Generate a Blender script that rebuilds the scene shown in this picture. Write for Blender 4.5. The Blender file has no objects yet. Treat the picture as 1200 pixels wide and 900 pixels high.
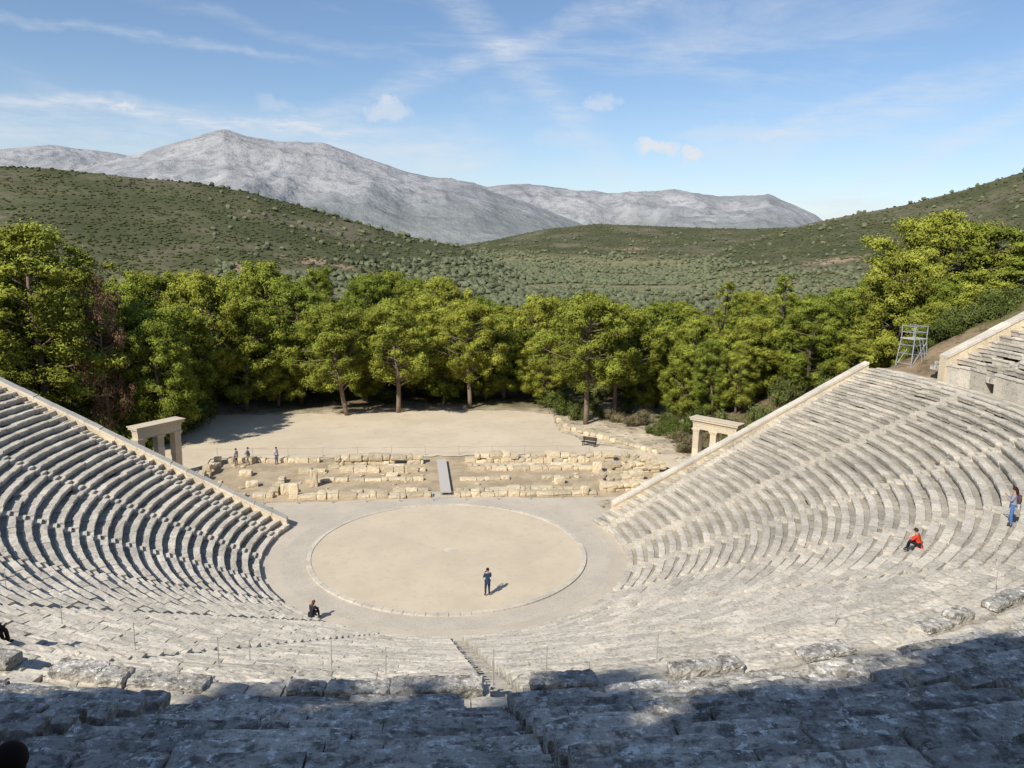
import bpy, math, random
import numpy as np
from mathutils import Vector, Matrix
random.seed(7)
rng = np.random.default_rng(7)
R = math.radians
S = bpy.context.scene
COL = S.collection

# ------------------------------------------------------------------ camera
CAM = Vector((-1.6, -50.2, 21.0))
YAW, PITCH, ROLL, F = R(7), R(10.4), R(1.3), 900.0
fh = Vector((math.sin(YAW), math.cos(YAW), 0)); rt = Vector((math.cos(YAW), -math.sin(YAW), 0)); UP = Vector((0, 0, 1))
fwd = fh*math.cos(PITCH) - UP*math.sin(PITCH)
u0 = UP*math.cos(PITCH) + fh*math.sin(PITCH)
cup = u0*math.cos(ROLL) - rt*math.sin(ROLL)
crt = rt*math.cos(ROLL) + u0*math.sin(ROLL)
def ray(px, py):
    return fwd + crt*((px-600)/F) - cup*((py-450)/F)
def at_z(px, py, z):
    d = ray(px, py); return CAM + d*((z-CAM.z)/d.z)
def at_D(px, py, D):
    d = ray(px, py); return CAM + d*(D/math.hypot(d.x, d.y))
cam = bpy.data.cameras.new("camera"); co = bpy.data.objects.new("camera", cam); COL.objects.link(co)
cam.lens = 27; cam.sensor_width = 36; cam.clip_end = 30000; cam.clip_start = 0.05
M = Matrix.Identity(4)
for i in range(3):
    M[i][0] = crt[i]; M[i][1] = cup[i]; M[i][2] = -fwd[i]; M[i][3] = CAM[i]
co.matrix_world = M
S.camera = co
S.view_settings.view_transform = 'Standard'; S.view_settings.look = 'None'; S.view_settings.exposure = 0

# ------------------------------------------------------------------ helpers
def sm(a, b, t):
    t = np.clip((t-a)/(b-a), 0, 1); return t*t*(3-2*t)
def hash2(ix, iy, seed):
    n = (ix.astype(np.int64)*374761393 + iy.astype(np.int64)*668265263 + seed*1442695041) & 0x7fffffff
    n = ((n ^ (n >> 13))*1274126177) & 0x7fffffff
    n = n ^ (n >> 16)
    return (n & 0xffffff)/float(0xffffff)
def vn(x, y, seed=0):
    ix = np.floor(x); iy = np.floor(y); fx = x-ix; fy = y-iy
    fx = fx*fx*(3-2*fx); fy = fy*fy*(3-2*fy)
    a = hash2(ix, iy, seed); b = hash2(ix+1, iy, seed); c = hash2(ix, iy+1, seed); d = hash2(ix+1, iy+1, seed)
    return (a*(1-fx)+b*fx)*(1-fy)+(c*(1-fx)+d*fx)*fy
def fbm(x, y, o=5, seed=0):
    s = 0; a = .5; t = 0
    for k in range(o):
        s = s+a*vn(x, y, seed+k*17); t += a; a *= .5; x = x*2.03+5.1; y = y*2.03+3.7
    return s/t
def ridged(x, y, o=5, seed=0):
    s = 0; a = .5; t = 0
    for k in range(o):
        s = s+a*(1-np.abs(2*vn(x, y, seed+k*17)-1)); t += a; a *= .48; x = x*2.03+5.1; y = y*2.03+3.7
    return s/t

def obj(name, me, parent=None, label=None, category=None, kind=None, group=None, loc=None):
    o = bpy.data.objects.new(name, me); COL.objects.link(o)
    if parent is not None: o.parent = parent
    if label: o["label"] = label
    if category: o["category"] = category
    if kind: o["kind"] = kind
    if group: o["group"] = group
    if loc is not None: o.location = loc
    return o

class MB:
    def __init__(s): s.v = []; s.f = []; s.t = []; s.m = []
    def add(s, V, Fs, tone=1.0, mi=0):
        b = len(s.v); s.v.extend(V); s.f.extend([tuple(i+b for i in f) for f in Fs])
        s.t.extend([tone]*len(V) if not hasattr(tone, '__len__') else tone); s.m.extend([mi]*len(Fs))
    def mesh(s, name, mats, smooth=False):
        me = bpy.data.meshes.new(name); me.from_pydata([tuple(p) for p in s.v], [], s.f)
        for m in mats: me.materials.append(m)
        at = me.attributes.new("tone", 'FLOAT', 'POINT'); at.data.foreach_set("value", np.array(s.t, dtype=np.float32))
        me.polygons.foreach_set("material_index", np.array(s.m, dtype=np.int32))
        if smooth: me.polygons.foreach_set("use_smooth", np.ones(len(me.polygons), dtype=bool))
        me.update(); return me
BOXF = [(0,1,3,2),(4,6,7,5),(0,4,5,1),(2,3,7,6),(0,2,6,4),(1,5,7,3)]
def box(mb, c, s, tone=1., rz=0., jit=0., mi=0, tilt=0.):
    V = []
    ca, sa = math.cos(rz), math.sin(rz)
    tx = random.uniform(-tilt, tilt); ty = random.uniform(-tilt, tilt)
    for i in (-.5, .5):
        for j in (-.5, .5):
            for k in (-.5, .5):
                x = i*s[0]+random.uniform(-jit, jit); y = j*s[1]+random.uniform(-jit, jit); z = k*s[2]+random.uniform(-jit, jit)+x*tx+y*ty
                V.append((c[0]+x*ca-y*sa, c[1]+x*sa+y*ca, c[2]+z))
    mb.add(V, BOXF, tone, mi)
def tube(mb, P, rad, n=8, tone=1., mi=0):
    P = [Vector(p) for p in P]; V = []; Fs = []
    for i, p in enumerate(P):
        d = (P[min(i+1, len(P)-1)]-P[max(i-1, 0)]).normalized()
        a = d.cross(Vector((.13, .91, .37))); a.normalize(); b = d.cross(a)
        for k in range(n):
            t = 2*math.pi*k/n
            V.append(p+(a*math.cos(t)+b*math.sin(t))*rad[i])
    for i in range(len(P)-1):
        for k in range(n):
            Fs.append((i*n+k, i*n+(k+1) % n, (i+1)*n+(k+1) % n, (i+1)*n+k))
    Fs.append(tuple(range(n))[::-1]); Fs.append(tuple((len(P)-1)*n+k for k in range(n)))
    mb.add(V, Fs, tone, mi)

def rough_block(mb, c, s, rz=0., tone=1., n=4, wear=.05, tilt=.03):
    sd = random.uniform(0, 100); ca, sa = math.cos(rz), math.sin(rz)
    tx = random.uniform(-tilt, tilt); ty = random.uniform(-tilt, tilt)
    V = []; idx = {}; Fs = []
    nx = max(2, int(n*max(1, s[0]/max(s[1], .01))) if s[0] < 4*s[1] else n*2)
    N = (nx, n, max(2, n-1))
    def vid(i, j, k):
        key = (i, j, k)
        if key in idx: return idx[key]
        p = [(i/N[0]-.5), (j/N[1]-.5), (k/N[2]-.5)]
        e = sum(1 for q in p if abs(q) > .49)
        w = wear*(0 if e < 2 else (.7 if e == 2 else 1.2))
        x, y, z = p[0]*s[0], p[1]*s[1], p[2]*s[2]
        L = math.sqrt(x*x+y*y+z*z)+1e-6
        x -= x/L*w*1.2; y -= y/L*w*1.2; z -= z/L*w*1.2
        q = wear*.45
        h = math.sin(i*12.9+j*78.2+k*37.7+sd)*43758.5; h -= math.floor(h)
        h2 = math.sin(i*39.9+j*18.2+k*97.7+sd)*23758.5; h2 -= math.floor(h2)
        x += (h-.5)*q*2; y += (h2-.5)*q*2; z += ((h*7+h2*3) % 1-.5)*q*2
        z += x*tx+y*ty
        idx[key] = len(V); V.append((c[0]+x*ca-y*sa, c[1]+x*sa+y*ca, c[2]+z)); return idx[key]
    a, b, d = N
    for i in range(a):
        for j in range(b):
            Fs.append((vid(i, j, 0), vid(i, j+1, 0), vid(i+1, j+1, 0), vid(i+1, j, 0)))
            Fs.append((vid(i, j, d), vid(i+1, j, d), vid(i+1, j+1, d), vid(i, j+1, d)))
    for i in range(a):
        for k in range(d):
            Fs.append((vid(i, 0, k), vid(i+1, 0, k), vid(i+1, 0, k+1), vid(i, 0, k+1)))
            Fs.append((vid(i, b, k), vid(i, b, k+1), vid(i+1, b, k+1), vid(i+1, b, k)))
    for j in range(b):
        for k in range(d):
            Fs.append((vid(0, j, k), vid(0, j, k+1), vid(0, j+1, k+1), vid(0, j+1, k)))
            Fs.append((vid(a, j, k), vid(a, j+1, k), vid(a, j+1, k+1), vid(a, j, k+1)))
    mb.add(V, Fs, tone)

# ------------------------------------------------------------------ materials
class NT:
    def __init__(s, name):
        s.mat = bpy.data.materials.new(name); s.mat.use_nodes = True; s.t = s.mat.node_tree
        s.b = s.t.nodes["Principled BSDF"]; s.b.inputs["Roughness"].default_value = .9
        s.b.inputs["Specular IOR Level"].default_value = .1
        s.tc = s.n('ShaderNodeTexCoord')
    def n(s, ty, **k):
        nd = s.t.nodes.new(ty)
        for a, v in k.items(): setattr(nd, a, v)
        return nd
    def l(s, a, b): s.t.links.new(a, b)
    def noise(s, scale, detail=4, rough=.6, vec=None, out='Object', dist=0.):
        nd = s.n('ShaderNodeTexNoise'); nd.inputs['Scale'].default_value = scale; nd.inputs['Detail'].default_value = detail
        nd.inputs['Roughness'].default_value = rough; nd.inputs['Distortion'].default_value = dist
        s.l(vec or s.tc.outputs[out], nd.inputs['Vector']); return nd.outputs['Fac']
    def ramp(s, fac, a, b, lo=0., hi=1.):
        nd = s.n('ShaderNodeMapRange'); nd.interpolation_type = 'SMOOTHSTEP'
        nd.inputs['From Min'].default_value = a; nd.inputs['From Max'].default_value = b
        nd.inputs['To Min'].default_value = lo; nd.inputs['To Max'].default_value = hi
        s.l(fac, nd.inputs['Value']); return nd.outputs['Result']
    def mix(s, fac, a, b, bt='MIX'):
        nd = s.n('ShaderNodeMix', data_type='RGBA', blend_type=bt)
        for sock, v in ((nd.inputs[0], fac), (nd.inputs[6], a), (nd.inputs[7], b)):
            if isinstance(v, (int, float)): sock.default_value = v
            elif isinstance(v, tuple): sock.default_value = (*v, 1)
            else: s.l(v, sock)
        return nd.outputs[2]
    def attr(s, name):
        nd = s.n('ShaderNodeAttribute', attribute_name=name); return nd
    def scalemul(s, col, fac):
        nd = s.n('ShaderNodeVectorMath', operation='SCALE'); s.l(col, nd.inputs[0])
        if isinstance(fac, (int, float)): nd.inputs['Scale'].default_value = fac
        else: s.l(fac, nd.inputs['Scale'])
        return nd.outputs[0]
    def bump(s, h, dist, st=1.):
        nd = s.n('ShaderNodeBump'); nd.inputs['Distance'].default_value = dist; nd.inputs['Strength'].default_value = st
        s.l(h, nd.inputs['Height']); s.l(nd.outputs[0], s.b.inputs['Normal'])
    def col(s, c): s.l(c, s.b.inputs['Base Color'])

def stone_mat(name, light, grey, dark, white, darkamt=(.5, .68), tone=True, bump=.02, fine=9., wamt=.7):
    m = NT(name)
    c = m.mix(m.ramp(m.noise(.35, 4, .7), .36, .64), light, grey)
    sp = m.noise(3.3, 6, .78)
    c = m.mix(m.ramp(sp, darkamt[0], darkamt[1], 0, .85), c, dark)
    fn = m.noise(fine, 4, .75)
    c = m.mix(m.ramp(fn, .55, .63, 0, wamt), c, white)
    c = m.mix(m.ramp(fn, .45, .37, 0, .6), c, dark)
    if tone: c = m.scalemul(c, m.attr("tone").outputs['Fac'])
    m.col(c); m.bump(m.noise(7, 4, .7), bump)
    return m.mat
M_seat = stone_mat("limestone_seats", (.69, .62, .505), (.54, .49, .405), (.22, .20, .17), (.72, .665, .565), (.51, .72))
M_seat2 = stone_mat("limestone_upper", (.60, .55, .465), (.43, .405, .36), (.13, .12, .105), (.86, .83, .76), (.46, .62), bump=.05, fine=6.5, wamt=.95)
M_cope = stone_mat("limestone_coping", (.72, .645, .52), (.58, .53, .44), (.32, .28, .22), (.72, .66, .56), (.58, .8))
M_ruin = stone_mat("limestone_ruin", (.76, .63, .43), (.62, .52, .36), (.30, .25, .17), (.74, .67, .52), (.54, .75))
M_gate = stone_mat("restored_limestone", (.70, .585, .41), (.60, .52, .39), (.28, .24, .18), (.72, .65, .53), (.56, .78))
M_ring = stone_mat("ring_stone", (.58, .51, .41), (.50, .445, .36), (.34, .30, .25), (.62, .56, .46), (.58, .8))

def sand_mat(name, a, b, d, sc=.25, pe=.6):
    m = NT(name)
    c = m.mix(m.ramp(m.noise(sc, 5, .65), .35, .65), a, b)
    c = m.mix(m.ramp(m.noise(sc*6, 5, .7), .52, .72, 0, .5), c, d)
    fn = m.noise(11, 4, .8)
    c = m.mix(m.ramp(fn, .6, .72, 0, pe), c, d)
    m.col(c); m.bump(fn, .015); return m.mat
M_orch = sand_mat("orchestra_sand", (.66, .555, .41), (.59, .495, .365), (.48, .40, .30))
M_terr = sand_mat("corridor_gravel", (.60, .525, .415), (.52, .455, .36), (.40, .35, .285))
M_plaza = sand_mat("plaza_sand", (.70, .59, .43), (.61, .51, .37), (.47, .385, .275), .12)
M_exc = sand_mat("excavated_earth", (.54, .43, .29), (.38, .30, .195), (.20, .18, .09), .5, .8)

def ground_mat(name, sc, bumpd, speck, speckcol, sp=(.55, .62), vr=(.62, 1.38), sa=.8):
    m = NT(name)
    c = m.attr("Col").outputs['Color']
    v = m.ramp(m.noise(sc, 7, .7), .3, .7, *vr)
    c = m.scalemul(c, v)
    if speck: c = m.mix(m.ramp(m.noise(speck, 6, .75), sp[0], sp[1], 0, sa), c, speckcol)
    m.col(c); m.bump(m.noise(sc*2, 7, .65), bumpd, 1.); return m.mat
M_ground = ground_mat("ground_soil", .3, .1, 1.1, (.10, .085, .04))
M_hill = ground_mat("hill_scrub", .02, 2.0, .12, (.06, .068, .03), (.50, .60), (.8, 1.2))
M_mtn = ground_mat("mountain_rock", .0045, 32.0, .017, (.21, .225, .225), (.48, .60), (.85, 1.12), .7)

def leaf_mat(name, a, b):
    m = NT(name)
    oi = m.n('ShaderNodeObjectInfo')
    c = m.mix(oi.outputs['Random'], a, b)
    c = m.scalemul(c, m.attr("tone").outputs['Fac'])
    m.b.inputs['Roughness'].default_value = .8; m.b.inputs["Specular IOR Level"].default_value = .05
    m.col(c); return m.mat
M_pine = leaf_mat("pine_needles", (.175, .215, .033), (.29, .30, .046))
M_brown = leaf_mat("withered_needles", (.24, .14, .085), (.26, .16, .095))
M_bush = leaf_mat("shrub_leaves", (.085, .11, .025), (.13, .145, .045))
M_dry = leaf_mat("dry_shrub_leaves", (.17, .15, .075), (.22, .18, .10))
M_olive = leaf_mat("olive_leaves", (.165, .18, .10), (.20, .205, .12))
M_far = leaf_mat("scrub_leaves", (.084, .095, .04), (.086, .097, .04))
m = NT("pine_bark"); m.col(m.mix(m.noise(3, 5, .7), (.14, .10, .07), (.32, .25, .19))); m.bump(m.noise(6, 4), .05); M_bark = m.mat
def plain(name, c, rough=.7, metal=0., var=.15):
    m = NT(name); m.b.inputs['Roughness'].default_value = rough; m.b.inputs['Metallic'].default_value = metal
    d = tuple(x*(1-var*2) for x in c)
    m.col(m.mix(m.ramp(m.noise(9, 4), .35, .65), c, d)); return m.mat
M_metal = plain("galvanised_metal", (.5, .51, .52), .45, .4)
M_plank = plain("grey_deck", (.58, .54, .48), .95, var=.08)
M_post = plain("fence_post_metal", (.5, .48, .44), .6)
M_rope = plain("rope_fibre", (.45, .38, .27), .9)
M_wood = plain("dark_wood", (.06, .05, .04), .7)
M_skin = plain("skin", (.50, .30, .21), .6, var=.05)

# ------------------------------------------------------------------ terrain
def prof(points, D):
    az = []; te = []
    for px, py in points:
        d = ray(px, py); az.append(math.atan2(d.x, d.y)); te.append(d.z/math.hypot(d.x, d.y))
    return np.array(az), np.array(te), D
RIDGES = [
 (prof([(-500,225),(-200,200),(0,195),(60,197),(150,207),(230,214),(300,227),(380,249),(430,264),(480,278),(540,290),(620,330)], 760), 380, 500, .035, 90, 0),
 (prof([(380,330),(480,300),(540,288),(580,281),(640,268),(700,262),(780,265),(870,268),(940,266),(1000,272),(1100,282),(1300,290)], 2000), 650, 400, .04, 160, 0),
 (prof([(780,330),(850,292),(900,275),(950,261),(1000,251),(1060,240),(1130,222),(1200,200),(1300,180),(1600,150)], 1150), 560, 600, .04, 110, 0),
 (prof([(-400,235),(-100,225),(60,205),(120,190),(165,178),(200,168),(235,160),(262,152),(290,161),(330,166),(380,170),(420,184),(470,199),(520,209),(570,222),(620,238),(680,262),(720,285),(780,330)], 4600), 1900, 1500, .12, 480, 1),
 (prof([(300,330),(360,240),(450,215),(520,208),(570,221),(610,218),(660,222),(730,226),(790,223),(840,232),(870,230),(900,228),(930,240),(955,253),(1000,285),(1060,340)], 6600), 2300, 1500, .18, 460, 1),
 (prof([(-500,190),(-100,182),(0,177),(60,170),(100,175),(140,180),(200,195),(300,250),(360,340)], 6400), 2200, 1500, .12, 500, 1),
]
def near_z(x, y):
    r = np.hypot(x, y)
    cav = np.maximum(-.06, (r-12.3)*.5-1.45)
    cav = np.where(r > 56, 20.4+(np.minimum(r, 130)-56)*.25, cav)
    k = sm(28, 36, r)
    w = 1-sm(4+4.5*k, 11+5*k, y)
    side = np.clip((np.abs(x)-29)*.33, 0, 11)*(1-sm(28, 75, y))
    z = side*(1-w)+cav*w - .06*(1-w)
    z = z-15*sm(62, 330, y)
    return z
def terr(x, y):
    x = np.asarray(x, float); y = np.asarray(y, float)
    dx = x-CAM.x; dy = y-CAM.y; D = np.hypot(dx, dy); az = np.arctan2(dx, dy)
    z = near_z(x, y)
    z = z+(fbm(x/25, y/25, 4, 3)-.5)*3*sm(110, 220, D)
    base = z
    out = z
    for (pa, pt, Dk), fw, bw, amp, sc, rg in RIDGES:
        te = np.interp(az, pa, pt)
        H = CAM.z+te*Dk
        t = np.where(D < Dk, (D-(Dk-fw))/fw, 1-(D-Dk)/bw); t = np.clip(t, 0, 1)
        g = np.where(D < Dk, t**1.1, t*t*(3-2*t))
        n = (ridged(x/sc, y/sc, 7, 5) if rg else fbm(x/sc, y/sc, 6, 9))-.55
        amp_t = amp*np.clip(t*3, 0, 1)*(1-.75*np.clip((t-.8)/.2, 0, 1))
        h = base+(H-base)*g+(np.abs(H)*n*amp_t*(2.2 if rg else 1.8))
        out = np.where((t > 0) & (H > -14), np.maximum(out, h), out)
    w = sm(math.pi*.42, math.pi*.52, np.abs(az-YAW))
    return out*(1-w)+base*w
azs = np.concatenate([np.arange(-180, -44, 3.), np.arange(-44, 58, .16), np.arange(58, 180, 3.)])
azs = np.radians(azs)
ra = [0.5]
while ra[-1] < 112: ra.append(ra[-1]+.9)
while ra[-1] < 9500: ra.append(ra[-1]*(1.014 if ra[-1] < 2300 else 1.009))
ra = np.array(ra)
A, D2 = np.meshgrid(azs, ra)
X = CAM.x+D2*np.sin(A); Y = CAM.y+D2*np.cos(A); Z = terr(X, Y)
na = len(azs)
def lerp(a, b, t): return a*(1-t[..., None])+b*t[..., None]
c = np.ones(X.shape+(3,))*np.array([.23, .17, .105])
f1 = fbm(X/6, Y/6, 4, 31)
c = lerp(c, np.array([.15, .135, .06]), sm(.45, .6, f1))
sand = (1-sm(24, 33, np.abs(X)))*(1-sm(40, 52, Y)); c = lerp(c, np.array([.55, .46, .33]), sand)
c = lerp(c, np.array([.24, .22, .12]), sm(120, 250, D2))
fh_ = fbm(X/60, Y/60, 5, 77)
hillc = lerp(np.ones(X.shape+(3,))*np.array([.11, .107, .055]), np.array([.155, .135, .085]), sm(.57, .68, fh_))
hillc = lerp(hillc, np.array([.088, .092, .044]), sm(.5, .40, fh_))
c = lerp(c, hillc, sm(300, 420, D2)*np.clip((Z+8)/14, 0, 1))
fm = fbm(X/330, Y/330, 6, 50)
mc = lerp(np.ones(X.shape+(3,))*np.array([.385, .38, .38]), np.array([.29, .295, .30]), sm(.44, .62, fm))
lowt = sm(300, 60, Z)
mc = lerp(mc, np.array([.225, .24, .225]), lowt*.8)
c = lerp(c, mc, sm(2150, 2500, D2))
for (px, py, D0, rr) in [(372,278,520,16), (215,299,430,15), (290,292,480,10), (985,268,800,20), (740,278,1600,25), (120,300,430,8)]:
    p = at_D(px, py, D0); d = np.hypot((X-p.x)*.6, Y-p.y)+ (fbm(X/8, Y/8, 3, 4)-.5)*18
    c = lerp(c, np.array([.40, .28, .19]), (1-sm(rr*.4, rr, d))*.9)
def patch(name, i0, i1, mat, label):
    xs = X[i0:i1+1].ravel(); ys = Y[i0:i1+1].ravel(); zs = Z[i0:i1+1].ravel(); cc = c[i0:i1+1].reshape(-1, 3)
    nr = i1-i0+1
    I, J = np.meshgrid(np.arange(nr-1), np.arange(na), indexing='ij')
    J2 = (J+1) % na
    Fq = np.stack([I*na+J, I*na+J2, (I+1)*na+J2, (I+1)*na+J], -1).reshape(-1, 4)
    me = bpy.data.meshes.new(name); me.from_pydata(np.stack([xs, ys, zs], -1).tolist(), [], Fq[:, ::-1].tolist())
    at = me.color_attributes.new("Col", 'FLOAT_COLOR', 'POINT')
    at.data.foreach_set("color", np.concatenate([cc, np.ones((len(cc), 1))], 1).astype(np.float32).ravel())
    me.materials.append(mat); me.polygons.foreach_set("use_smooth", np.ones(len(me.polygons), dtype=bool)); me.update()
    obj(name, me, kind="structure", label=label, category="terrain")
i1 = int(np.searchsorted(ra, 300)); i2 = int(np.searchsorted(ra, 2300))
patch("ground", 0, i1, M_ground, "dry earthy ground around the ancient theatre")
patch("hills", i1, i2, M_hill, "low scrub covered hills and olive valley")
patch("mountains", i2, len(ra)-1, M_mtn, "pale grey rocky limestone mountain range")

def gz(x, y): return float(terr(np.array([x]), np.array([y]))[0])

# ------------------------------------------------------------------ flat sheets
OX = .4
def disc(name, r0, r1, z, mat, label, n=160, ox=0.):
    mb = MB(); V = []; Fs = []
    for k in range(n):
        a = 2*math.pi*k/n
        for r in ((r0, r1)): V.append((ox+r*math.cos(a), r*math.sin(a), z))
    for k in range(n):
        a = k*2; b = ((k+1) % n)*2
        Fs.append((a, a+1, b+1, b))
    mb.add(V, Fs); return obj(name, mb.mesh(name, [mat]), kind="structure", label=label, category="floor")
def poly_sheet(name, pts, z, mat, label, jit=.0, step=.8):
    P = []
    for i in range(len(pts)):
        a = Vector(pts[i]); b = Vector(pts[(i+1) % len(pts)]); n = max(1, int((b-a).length/step))
        for k in range(n):
            q = a.lerp(b, k/n); P.append((q.x+random.uniform(-jit, jit), q.y+random.uniform(-jit, jit), z))
    mb = MB(); mb.add(P, [tuple(range(len(P)))])
    return obj(name, mb.mesh(name, [mat]), kind="structure", label=label, category="floor")
poly_sheet("corridor_floor", [(-27, 3.2), (-11.8, 3.2), (-12.2, 0), (-8.5, -8.5), (0, -12.2), (8.5, -8.5), (12.2, 0), (11.8, 3.2), (27, 3.2), (27, 11), (-27, 11)], .0, M_terr, "pale trodden gravel around the orchestra", .05)
disc("corridor_ring", 9.4, 12.9, .006, M_terr, "pale gravel channel around the orchestra")
disc("paved_channel", 9.55, 11.1, .012, M_ring, "grey worn paved channel around the orchestra", ox=OX)
disc("orchestra_floor", 0.001, 9.25, .07, M_orch, "round beaten earth orchestra floor", ox=OX)
poly_sheet("excavated_ground", [(-21, 10.8), (21, 10.8), (21, 23.5), (-21, 23.5)], .004, M_exc, "brown excavated earth between foundations", .15)
pz = []
for px, py in [(800,552),(792,535),(745,528),(700,521),(660,508),(652,497),(648,486),(600,481),(520,481),(440,484),(340,485),(240,487),(205,492)]:
    q = at_z(px, py, .0); pz.append((q.x, q.y))
pz += [(-46, 34), (-46, 24), (-30, 20.5), (-28, 11), (-21.5, 11), (-21.5, 23.9), (18, 23.9)]
poly_sheet("plaza", pz, .012, M_plaza, "pale sandy open yard behind the stage ruins", .3)

mb = MB()
n = 90
for k in range(n):
    a0 = 2*math.pi*k/n+.0015; a1 = 2*math.pi*(k+1)/n-.0015
    V = []
    zt = .11+random.uniform(-.005, .005)
    for a in (a0, a1):
        for r in (9.2, 9.5):
            for z in (-.05, zt): V.append((OX+r*math.cos(a), r*math.sin(a), z))
    mb.add(V, BOXF, random.uniform(.85, 1.0))
obj("stone_ring", mb.mesh("stone_ring", [M_cope]), label="flush pale limestone ring bordering the round orchestra", category="stone ring")
mb = MB(); tube(mb, [(OX, 0, .04), (OX, 0, .09)], [.33, .32], 20); obj("altar_stone", mb.mesh("altar_stone", [M_cope]), label="small round flat stone at the orchestra centre", category="stone")

# ------------------------------------------------------------------ seating
NL, DL, HL = 34, .682, .335
NU, DU, HU = 21, .80, .42
def yl(r): return 4.8+(r-12.3)*.14
def zl(i): return .36+i*HL
def zu(i): return 12.95+i*HU
ST = [math.radians(17.3*k) for k in range(-6, 7)]
STU = [math.radians(8.65*k) for k in range(-11, 12)]
CS = -.011
STU[11] = CS
def P3(r, ph, z): return (r*math.sin(ph), -r*math.cos(ph), z)
PF_T = [1, .9, 1, 1, 1, 1, .97, .70, .68, .7]  # tone along both seat profiles: dirt plus painted-in shade darkens the foot channels
PN_T = [1, .8, .9, 1, 1, 1, 1, 1, 1, .95, .62, .62, .75, .75, .6, .6]  # near profile: recess shade put into the tone so row lines read
def row(name, r0, z0, depth, rise, phe, stairs, hw, parent, mats, near=None, zj=.018, rj=.02, bl=(.7, 1.35), toneR=(.80, 1.1), far_mi=0, chan=.06):
    mb = MB()
    ss = [s for s in stairs if abs(s) < phe-.02]
    cuts = [-phe]+sum([[s-hw/r0, s+hw/r0] for s in ss], [])+[phe]
    prof_f = [(.09, -rise-.04), (.06, -.17), (.0, -.13), (.0, -.015), (.02, 0), (.21, .006), (.40, .0), (.43, -chan), (depth+.12, -chan-.01), (depth+.12, -rise-.04)]
    prof_n = [(.09, -rise-.04), (.07, -.2), (.01, -.15), (.0, -.08), (.0, -.03), (.03, 0), (.12, .01), (.21, .0), (.30, .005), (.40, -.005), (.44, -chan), (.54, -chan-.01), (.64, -chan), (.72, -chan+.01), (depth+.12, -chan-.02), (depth+.12, -rise-.04)]
    for w in range(0, len(cuts), 2):
        a, b = cuts[w], cuts[w+1]
        if b-a < .3/r0: continue
        ph = a
        wedge_dz = random.uniform(-.012, .012)
        while ph < b-1e-4:
            L = random.uniform(*bl)/r0
            if b-(ph+L) < .5/r0: L = b-ph
            isn = near is not None and near[0] < ph < near[1]
            pr = prof_n if isn else prof_f; tt = PN_T if isn else PF_T
            ns = 6 if isn else 2
            dz = random.uniform(-zj, zj)+wedge_dz; dr = random.uniform(-rj, rj)
            if random.random() < .06: dz -= random.uniform(.02, .09)
            ti = random.uniform(-.018, .018); tr = random.uniform(-.02, .02)
            V = []; T = []; np_ = len(pr); g = random.uniform(.004, .016)/r0; tb = random.uniform(*toneR)
            for s in range(ns+1):
                p = ph+g+(L-2*g)*s/ns
                for kk, (pr_, pz_) in enumerate(pr):
                    jr = jz = 0
                    if isn:
                        e = 1.6 if s in (0, ns) else 1.
                        jr = random.uniform(-.022, .022)*e; jz = random.uniform(-.018, .010)*e-(.02 if s in (0, ns) else 0)
                    elif 2 <= kk <= 7: jr = random.uniform(-.02, .02); jz = random.uniform(-.025, .01)
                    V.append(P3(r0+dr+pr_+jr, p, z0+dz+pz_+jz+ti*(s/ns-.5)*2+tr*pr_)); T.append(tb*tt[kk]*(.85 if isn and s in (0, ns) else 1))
            Fs = []
            for s in range(ns):
                for k in range(np_-1):
                    Fs.append((s*np_+k, (s+1)*np_+k, (s+1)*np_+k+1, s*np_+k+1))
            Fs.append(tuple(range(np_))); Fs.append(tuple(ns*np_+k for k in range(np_))[::-1])
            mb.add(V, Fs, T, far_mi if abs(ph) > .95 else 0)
            ph += L
    return obj(name, mb.mesh(name, mats), parent)
def phe_l(r): return math.pi/2+math.asin(min(.9, yl(r)/r))
def phe_u(r): return math.pi/2+math.asin(2.2/r)
lower = obj("seating_tier", None, label="lower curved tier of weathered limestone theatre seats", category="seating tier", loc=(.3, 0, 0))
upper = obj("seating_tier", None, label="upper curved tier of rough lichen stained limestone seats", category="seating tier")
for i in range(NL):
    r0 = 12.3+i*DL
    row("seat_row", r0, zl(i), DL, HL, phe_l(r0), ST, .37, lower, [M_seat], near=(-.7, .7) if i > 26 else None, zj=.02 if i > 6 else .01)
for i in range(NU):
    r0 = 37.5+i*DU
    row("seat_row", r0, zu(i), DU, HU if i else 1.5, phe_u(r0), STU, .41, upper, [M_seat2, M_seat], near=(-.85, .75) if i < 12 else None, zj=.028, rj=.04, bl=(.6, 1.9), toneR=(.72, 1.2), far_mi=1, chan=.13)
def stair(name, parent, ph, r0, z0, n, depth, rise, w, mat, rec=.15, tn=(.6, .85), rt_=.55, jx=0.):
    mb = MB()
    for i in range(n):
        for h in range(2):
            ra_ = r0+i*depth+h*depth/2; zt = z0+i*rise-(rise/2 if h == 0 else 0)-rec+random.uniform(-.012, .012)
            V = []
            o_ = random.uniform(-jx, jx)
            a0 = ph+(o_-w/2)/ra_; a1 = ph+(o_+w/2)/ra_
            for rr in (ra_+random.uniform(-.02, .02)-jx*.5, ra_+depth/2+.03):
                for a in (a0, a1):
                    for z in (zt-rise*.9, zt+random.uniform(-.012-jx*.4, .012+jx*.4)): V.append(P3(rr+random.uniform(-jx, jx)*.5, a, z))
            tb = random.uniform(*tn)
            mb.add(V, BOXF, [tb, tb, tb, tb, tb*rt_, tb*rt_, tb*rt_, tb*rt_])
    return obj(name, mb.mesh(name, [mat]), parent)
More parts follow.
